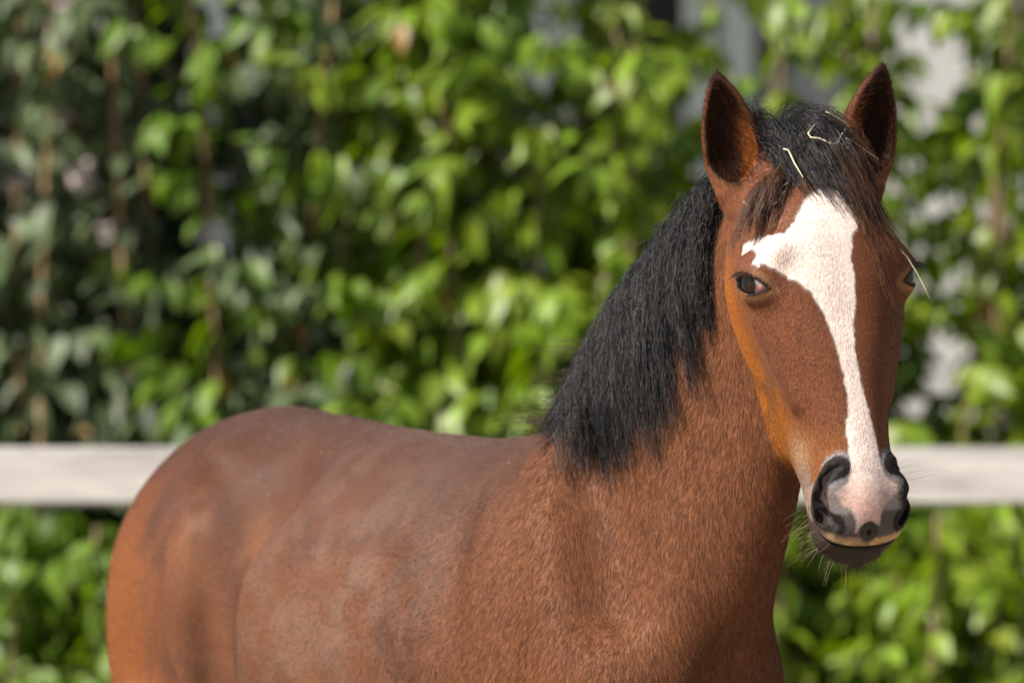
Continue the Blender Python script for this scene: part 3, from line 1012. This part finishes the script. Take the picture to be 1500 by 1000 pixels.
# mane: rooted along the crest, falling over the right side
def crest(u):
    t = -.02 + u * (NL + .075)
    a = NB + NA * t[:, None] + NU * .30
    d = a.copy()
    for _ in range(40):
        d -= NU * (sdf(d) * .8)[:, None]
    return d
G = 300
u = rng.uniform(.55, .95, G)
rt = crest(u) + NS * rng.uniform(-.004, .022, G)[:, None]
L = np.interp(u, [0, .56, .65, .77, .86, .95, 1], [.2, .24, .31, .31, .27, .20, .18]) * rng.uniform(.62, 1.12, G)
d0 = NU * .10 + NS * rng.uniform(.35, .8, G)[:, None] + np.array((.25, -.1, 0)) + rng.normal(0, .14, (G, 3))
pull = DOWN + np.array((.30, -.1, 0)) + NS * .06
gd = grow(rt, d0, np.tile(pull, (G, 1)), L, 18, rng.uniform(.004, .026, G), .42, .07, 3)
st_, gi = thatch(gd, 52, .0085, .0034, .72, 4, .5)
cm = np.tile(np.array((.0065, .0062, .0072)), (len(st_), 1)) * rng.uniform(.6, 1.7, (len(st_), 1))
brown = rng.random(len(st_)) < .07
cm[brown] = (.045, .020, .011)
hair_obj('mane', st_, .00034, .00016, cm, m_mane, horse)

# loose fuzz along the crest and the last thin hairs on the withers
G2 = 120
u2 = rng.uniform(.5, .93, G2)
rt2 = crest(u2)
gd2 = grow(rt2, NU + rng.normal(0, .45, (G2, 3)), np.tile(DOWN * .7 - NS * .1 + NU * .4, (G2, 1)), rng.uniform(.03, .10, G2), 12, np.full(G2, .004), .18, .12, 9)
st2, _ = thatch(gd2, 14, .008, .0022, .1, 10, .4)
hair_obj('crest_fuzz', st2, .00022, .0001, np.tile(np.array((.012, .011, .011)), (len(st2), 1)), m_mane, horse)
G3 = 26
s3 = rng.uniform(-.02, .14, G3)
rt3 = np.array([bp(a, rng.uniform(-.01, .012), 1.37) for a in s3])
for _ in range(40): rt3[:, 2] -= sdf(rt3) * .8
gd3 = grow(rt3, np.tile(-HEADING * 1.0 + np.array((0, 0, .35)), (G3, 1)) + rng.normal(0, .12, (G3, 3)), np.tile(-HEADING + DOWN * .35, (G3, 1)), rng.uniform(.08, .17, G3), 12, np.full(G3, .004), .10, .03, 12)
st3, _ = thatch(gd3, 9, .008, .0012, .2, 13, .4)
hair_obj('withers_hair', st3, .00024, .0001, np.tile(np.array((.035, .018, .012)), (len(st3), 1)) * rng.uniform(.4, 1.5, (len(st3), 1)), m_mane, horse)

# forelock: from the poll forward and across to its left eye
def on_skin(p, direction, n=40):
    p = p.copy()
    for _ in range(n): p -= direction * (sdf(p) * .8)[:, None]
    return p
G4 = 135
xs = rng.uniform(-.050, .034, G4)
rt4 = on_skin(np.array([hw(a, b, .24) for a, b in zip(xs, rng.uniform(-.075, -.015, G4))]), unit(HZ))
fwd = rng.uniform(.7, 1.2, (G4, 1))
d4 = HY * fwd + HZ * .2 + HX * (.12 - xs * 1.5)[:, None] + rng.normal(0, .16, (G4, 3))
pull4 = -HZ * 1.0 + HX * (.27 - xs * .8)[:, None] - HY * .35
L4 = np.interp(xs, [-.052, -.03, 0, .02, .034], [.11, .15, .21, .245, .24]) * rng.uniform(.5, 1.2, G4)
gd4 = grow(rt4, d4, pull4, L4, 16, rng.uniform(.002, .011, G4), .26, .04, 15)
st4, gi4 = thatch(gd4, 34, .0055, .0016, .6, 16, .4)
t4 = np.linspace(0, 1, 16)[None, :, None]
tipb = np.clip((xs[gi4] + .01) / .03, 0, 1)[:, None, None] * rng.uniform(.2, 1.3, (len(st4), 1, 1))
c4 = np.array((.0075, .007, .0078)) * rng.uniform(.6, 1.8, (len(st4), 1, 1)) * np.ones((1, 16, 1))
c4 = c4 + (np.array((.17, .072, .030)) - c4) * np.clip(tipb * sstep(.30, .85, t4), 0, 1)
_ok = ((st4 - HO) @ HX).max(1) < .098
st4, c4 = st4[_ok], c4[_ok]
hair_obj('forelock', st4, .0003, .00014, c4, m_mane, horse)
# brownish lock from the base of the right ear down the temple
G5 = 22
rt5 = on_skin(np.array([hw(-.062 + rng.uniform(-.014, .014), .04, .15 + rng.uniform(-.012, .012)) for _ in range(G5)]), unit(HY * .8 - HX * .3 + HZ * .3))
gd5 = grow(rt5, np.tile(-HZ - HX * .35, (G5, 1)) + rng.normal(0, .12, (G5, 3)), np.tile(-HZ - HX * .30 - HY * .3, (G5, 1)), rng.uniform(.06, .12, G5), 12, rng.uniform(.002, .010, G5), .2, .03, 18)
st5, _ = thatch(gd5, 24, .004, .0012, .6, 19, .4)
c5 = np.tile(np.array((.05, .024, .014)), (len(st5), 1)) * rng.uniform(.25, 3.0, (len(st5), 1))
hair_obj('temple_lock', st5, .00026, .00012, c5, m_mane, horse)
# frizz standing up on the poll
G6 = 46
rt6 = on_skin(np.array([hw(a, -.02, .22) for a in rng.uniform(-.06, .05, G6)]), unit(HZ))
gd6 = grow(rt6, np.tile(np.array((0, 0, 1.0)) - HX * .15, (G6, 1)) + rng.normal(0, .4, (G6, 3)), np.tile(DOWN * .25 + HX * .1, (G6, 1)), rng.uniform(.015, .045, G6), 10, np.full(G6, .002), .16, .2, 21)
st6, _ = thatch(gd6, 16, .006, .002, .1, 22, .5)
hair_obj('poll_fuzz', st6, .0002, .0001, np.tile(np.array((.012, .011, .011)), (len(st6), 1)), m_mane, horse)

# short coat
def sample_skin(n, weight, seed):
    rg = np.random.default_rng(seed)
    tri = []
    nl = len(horse_me.polygons)
    starts = np.empty(nl, int); tot = np.empty(nl, int); vi = np.empty(len(horse_me.loops), int)
    horse_me.polygons.foreach_get('loop_start', starts); horse_me.polygons.foreach_get('loop_total', tot); horse_me.loops.foreach_get('vertex_index', vi)
    for k in range(1, tot.max() - 1):
        m = tot > k + 1
        tri.append(np.stack([vi[starts[m]], vi[starts[m] + k], vi[starts[m] + k + 1]], 1))
    tri = np.concatenate(tri)
    a, b_, c_ = co[tri[:, 0]], co[tri[:, 1]], co[tri[:, 2]]
    nr = np.cross(b_ - a, c_ - a); ar = np.linalg.norm(nr, axis=1); nr /= np.maximum(ar, 1e-12)[:, None]
    w = ar * weight((a + b_ + c_) / 3, nr)
    ti = rg.choice(len(tri), n, p=w / w.sum())
    u_, v_ = rg.random(n), rg.random(n)
    fl = u_ + v_ > 1; u_[fl] = 1 - u_[fl]; v_[fl] = 1 - v_[fl]
    return a[ti] + (b_[ti]-a[ti]) * u_[:, None] + (c_[ti]-a[ti]) * v_[:, None], nr[ti]

def coat_weight(c, n):
    X, Y, Z = to_head(c)
    to_cam = np.array([0.2, -7.5, 1.6 - 1.4]); to_cam = unit(to_cam)
    w = (n @ to_cam > -.25) * (c[:, 2] > .55) * 1.0
    hd = on_head(c)
    w = np.where(hd, w * 5.0, w)
    s = (c - W0) @ HEADING
    w = w * np.where(hd, 1, np.interp(s, [-.2, .2], [1, 2.6]))
    bare = hd & (Z < -.255) & (Y > -.06)
    w = np.where(bare, 0, w)
    for sx in (-1, 1):
        ln, cax, _, _ = eye_lens(c, sx)
        w = np.where((np.linalg.norm(c - hw(sx*EX, EY, 0), axis=1) < .04) & (ln < .005), 0, w)
    return w
N_FUR = 300000
fp, fn = sample_skin(N_FUR, coat_weight, 31)
X, Y, Z = to_head(fp)
hd = on_head(fp)
sB = (fp - W0) @ HEADING
flow = np.where(hd[:, None], -HZ * np.where(Z > .075, -.3, 1.0)[:, None] + HX * (np.sign(X) * .5)[:, None] * (np.abs(X) > .004)[:, None] - HY * .3,
                -HEADING * np.interp(sB, [0, .3], [.7, .1])[:, None] + DOWN * np.interp(sB, [-.5, .2], [.7, 1.0])[:, None])
chest = (~hd) & (sB > .2)
sw = np.stack([vnoise(fp + k, 9) - .5 for k in (0, 7, 13)], 1)
flow = flow + sw * np.interp(sB, [-.3, .3], [.25, .7])[:, None] + np.random.default_rng(8).normal(0, .16, (N_FUR, 3))
flow -= (flow * fn).sum(1)[:, None] * fn
flow /= np.maximum(np.linalg.norm(flow, axis=1), 1e-6)[:, None]
lift = np.where(hd, .11, np.interp(sB, [-.4, .3], [.10, .20])) * np.random.default_rng(9).uniform(.6, 1.5, N_FUR)
ln_ = np.where(hd, .0040, np.interp(sB, [-.4, .3], [.0060, .0100])) * np.random.default_rng(10).uniform(.6, 1.35, N_FUR)
for ear in (EAR_R, EAR_L):
    v = fp - ear.b; t = (v @ ear.A) / ear.L
    m = (t > .05) & (t < 1.05) & (np.linalg.norm(v - np.outer(t * ear.L, ear.A), axis=1) < .055)
    ins = (ear.inner(fp) < .004) & m
    flow[m] = ear.A; flow[ins] = ear.A * .5 + ear.F * .8 + np.random.default_rng(2).normal(0, .4, (ins.sum(), 3))
    ln_[m] = .004; ln_[ins] = np.random.default_rng(3).uniform(.006, .017, ins.sum())
dirv = flow + fn * lift[:, None]
dirv /= np.linalg.norm(dirv, axis=1)[:, None]
curl = flow - fn * (lift * .6)[:, None]
pts = np.stack([fp - fn * .0004, fp + dirv * (ln_ * .5)[:, None], fp + dirv * (ln_ * .5)[:, None] + (dirv * .55 + curl * .45) * (ln_ * .5)[:, None]], 1)
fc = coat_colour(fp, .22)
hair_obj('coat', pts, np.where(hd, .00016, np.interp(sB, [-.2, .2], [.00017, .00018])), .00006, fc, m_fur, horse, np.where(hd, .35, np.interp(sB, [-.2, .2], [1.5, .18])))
horse['note'] = ''
del horse['note']

# whiskers and lashes
def whiskers(n, centre, box, dirn, ln, seed, spread=.35, droop=.25):
    rg = np.random.default_rng(seed)
    c = np.array([hw(*(np.array(centre) + rg.uniform(-1, 1, 3) * np.array(box))) for _ in range(n)])
    c = push_out(c, np.zeros(n)); 
    for _ in range(3):
        g = grad(c); c -= g * sdf(c)[:, None]
    g = grad(c); g /= np.linalg.norm(g, axis=1)[:, None]
    d0 = g * .8 + dirn + rg.normal(0, spread, (n, 3))
    return grow(c, d0, np.tile(DOWN * droop + dirn, (n, 1)), rg.uniform(.35, 1.0, n) * ln, 9, np.full(n, .0005), .10, .03, seed + 1)
wk = np.concatenate([
    whiskers(60, (0, -.055, -.35), (.036, .018, .018), DOWN * .6, .040, 41),
    whiskers(38, (-.042, -.070, -.31), (.012, .018, .035), DOWN * .45 - HX * .55, .050, 43),
    whiskers(16, (.055, -.02, -.30), (.006, .02, .03), HX * .7 + DOWN * .2, .055, 45),
    whiskers(26, (.056, .0, -.27), (.006, .02, .03), HX * .9 + np.array((0, 0, .1)), .075, 47, .25, .2),
    whiskers(12, (-.05, -.02, -.325), (.01, .02, .015), -HX * .7, .03, 49)])
wc = np.where(rng.random((len(wk), 1)) < .55, np.array((.42, .30, .17)), np.array((.05, .035, .03))) * rng.uniform(.6, 1.2, (len(wk), 1))
hair_obj('whiskers', wk, .00010, .00004, wc, m_whisk, horse)
def lashes(sx, n, seed):
    rg = np.random.default_rng(seed)
    eye = hw(sx*EX, EY, 0.0); ax = unit(sx*HX + .45*HY - .05*HZ)
    t_ax = np.cross(ax, HZ); t_ax = unit(t_ax * np.sign(t_ax @ HY)); dn = unit(HZ - (HZ @ ax) * ax)
    t_ax = unit(t_ax - .5 * dn); dn = unit(dn - (dn @ t_ax) * t_ax)
    a = rg.uniform(-.022, .012, n)
    rt = eye + np.outer(a, t_ax) + np.outer(np.sqrt(np.maximum(.0325**2 - a*a, 0)) - .0175, dn) + np.outer(np.sqrt(np.maximum(.0255**2 - a*a*.9, 1e-5)), ax)
    return grow(rt, np.tile(ax + dn * .15 - t_ax * .35, (n, 1)) + rg.normal(0, .12, (n, 3)), np.tile(DOWN + ax * .5 - t_ax * .3, (n, 1)), rg.uniform(.010, .020, n), 7, np.full(n, .0004), .25, .02, seed)
la = np.concatenate([lashes(-1, 60, 51), lashes(1, 60, 53)])
hair_obj('eyelashes', la, .00022, .00008, np.tile(np.array((.014, .011, .011)), (len(la), 1)), m_whisk, horse)

# tail
G7 = 40
rt7 = np.array([bp(-.925 + rng.uniform(-.01, .01), rng.uniform(-.10, -.05), 1.14 + rng.uniform(-.03, .04)) for _ in range(G7)])
gd7 = grow(rt7, np.tile(-HEADING * .3 + DOWN, (G7, 1)) + rng.normal(0, .1, (G7, 3)), np.tile(DOWN + HEADING * .2, (G7, 1)), rng.uniform(.35, .55, G7), 16, rng.uniform(.004, .018, G7), .25, .02, 61)
st7, _ = thatch(gd7, 40, .012, .003, .4, 62, .3)
hair_obj('tail', st7, .0004, .0002, np.tile(np.array((.011, .010, .011)), (len(st7), 1)) * rng.uniform(.6, 1.6, (len(st7), 1)), m_mane, horse)

# eyes
m_eye, nt, b = nodes_of('wet eye')
at = new(nt, 'ShaderNodeAttribute', attribute_name='eyecol')
nt.links.new(at.outputs['Color'], b.inputs['Base Color'])
b.inputs['Roughness'].default_value = .06
b.inputs['Specular IOR Level'].default_value = .4
for sx in (-1, 1):
    c = hw(sx*EX, EY, 0.0)
    bm = bmesh.new(); bmesh.ops.create_uvsphere(bm, u_segments=72, v_segments=48, radius=EYE_RAD)
    me = bpy.data.meshes.new('eye'); bm.to_mesh(me); bm.free()
    me.polygons.foreach_set('use_smooth', [True] * len(me.polygons))
    vv = np.empty(len(me.vertices) * 3); me.vertices.foreach_get('co', vv); vv = vv.reshape(-1, 3)
    look = unit(sx*HX * 1.0 + (.10 if sx < 0 else .75) * HY - .06 * HZ)
    ang = np.degrees(np.arccos(np.clip((vv / EYE_RAD) @ look, -1, 1)))
    cc = np.tile(np.array((.74, .64, .62)), (len(vv), 1))
    nose = unit(.8 * HY - .6 * HZ + .25 * sx * HX)
    a2 = np.degrees(np.arccos(np.clip((vv / EYE_RAD) @ nose, -1, 1)))
    cc = mix(cc, (.50, .13, .11), sstep(24, 11, a2) * .85)
    cc = mix(cc, (.030, .020, .018), sstep(57, 53, ang))
    cc = mix(cc, (.012, .006, .003), sstep(53, 47, ang))
    cc = mix(cc, (.002, .002, .003), sstep(24, 20, ang))
    k = me.color_attributes.new('eyecol', 'FLOAT_COLOR', 'POINT')
    k.data.foreach_set('color', np.concatenate([cc, np.ones((len(cc), 1))], 1).ravel())
    me.materials.append(m_eye)
    o = bpy.data.objects.new('eye', me); COL.objects.link(o); o.location = c; o.parent = horse
# ================================================================== hay caught in the hair and on the back
m_straw, nt, b = nodes_of('dry straw')
oi = new(nt, 'ShaderNodeObjectInfo')
rp = new(nt, 'ShaderNodeValToRGB')
rp.color_ramp.elements[0].color = (.52, .42, .24, 1); rp.color_ramp.elements[1].color = (.66, .60, .44, 1)
nt.links.new(oi.outputs['Random'], rp.inputs[0]); nt.links.new(rp.outputs[0], b.inputs['Base Color'])
b.inputs['Roughness'].default_value = .5
def straw(pts, off, r, label):
    p = np.array([hw(*q) for q in pts]) + unit(HY * .7 + HZ * .6) * off
    v, f = tube(p, r, r * .8, 6)
    c = p.mean(0)
    o = mesh_obj('straw_stalk', np.array(v) - c, f, m_straw)
    o.location = c
    tag(o, label, 'straw', 'straw stalks caught in the hair')
straw([(.008, -.001, .182), (-.007, .009, .168), (-.007, .015, .161), (.004, .016, .159), (.018, .021, .149), (.028, .017, .151), (.043, -.003, .167), (.060, -.022, .181)], .031, .0011, 'pale straw stalk bent into a shallow cup on top of the forelock')
straw([(-.040, .006, .157), (-.036, .012, .153), (-.036, .024, .133), (-.033, .038, .109)], .023, .0012, 'straight pale straw stalk slanting down the left of the forelock')
straw([(.036, -.023, .206), (.042, -.023, .203), (.059, -.025, .192), (.067, -.020, .178)], .030, .0010, 'pale straw stalk on top of the poll beside the left ear')
straw([(.050, -.004, .162), (.066, -.018, .160), (.085, -.020, .146), (.098, -.023, .138)], .032, .0008, 'thin grey straw stalk running down to the base of the left ear')
straw([(-.044, .027, .120), (-.055, .023, .114), (-.058, .024, .106), (-.052, .028, .108), (-.063, .025, .095), (-.070, .019, .092)], .008, .0008, 'crumpled yellow straw on the brown forehead beside the white blaze')
straw([(-.084, -.039, .110), (-.084, -.027, .100)], .014, .0008, 'short straw bit stuck in the brown lock below the right ear')
straw([(.084, .044, .033), (.096, .046, .016), (.107, .046, -.008), (.114, .045, -.025), (.119, .044, -.040)], .0, .0009, 'long stiff white straw sticking out past the left eye')
fleck_me = None
m_hay = wood('hay fleck', (.24, .15, .07), (.40, .28, .14), (60, 60, 60))
FLECKS = [(-.489, .151, 1.278, 'upper of two pale hay flecks below the croup'), (-.454, .157, 1.253, 'lower of two pale hay flecks below the croup'),
          (-.399, .104, 1.311, 'tiny hay fleck on the loin just under the line of the back'), (-.155, .100, 1.299, 'tiny hay fleck on the back halfway between croup and mane'),
          (-.223, .177, 1.220, 'tiny hay fleck on the ribs, lowest of the flecks'), (.048, .101, 1.312, 'tiny hay fleck on the withers just left of the mane')]
for i, (s_, r_, z_, lb) in enumerate(FLECKS):
    p = push_out(bp(s_, r_, z_)[None].copy(), np.array([.0045]))[0]
    if fleck_me is None:
        v, f = tube([(-.0045, 0, 0), (-.001, 0, .0012), (.002, .0005, .0012), (.0045, 0, 0)], .0016, .0012, 5)
        o = mesh_obj('hay_fleck', v, f, m_hay); fleck_me = o.data
    else:
        o = bpy.data.objects.new('hay_fleck', fleck_me); COL.objects.link(o)
    o.location = p
    o.rotation_euler = (random.uniform(-.6, .6), random.uniform(-.6, .6), random.uniform(0, 3.1))
    o.scale = [random.uniform(.35, .75)] * 3
    tag(o, lb, 'hay fleck', 'hay flecks on the back')
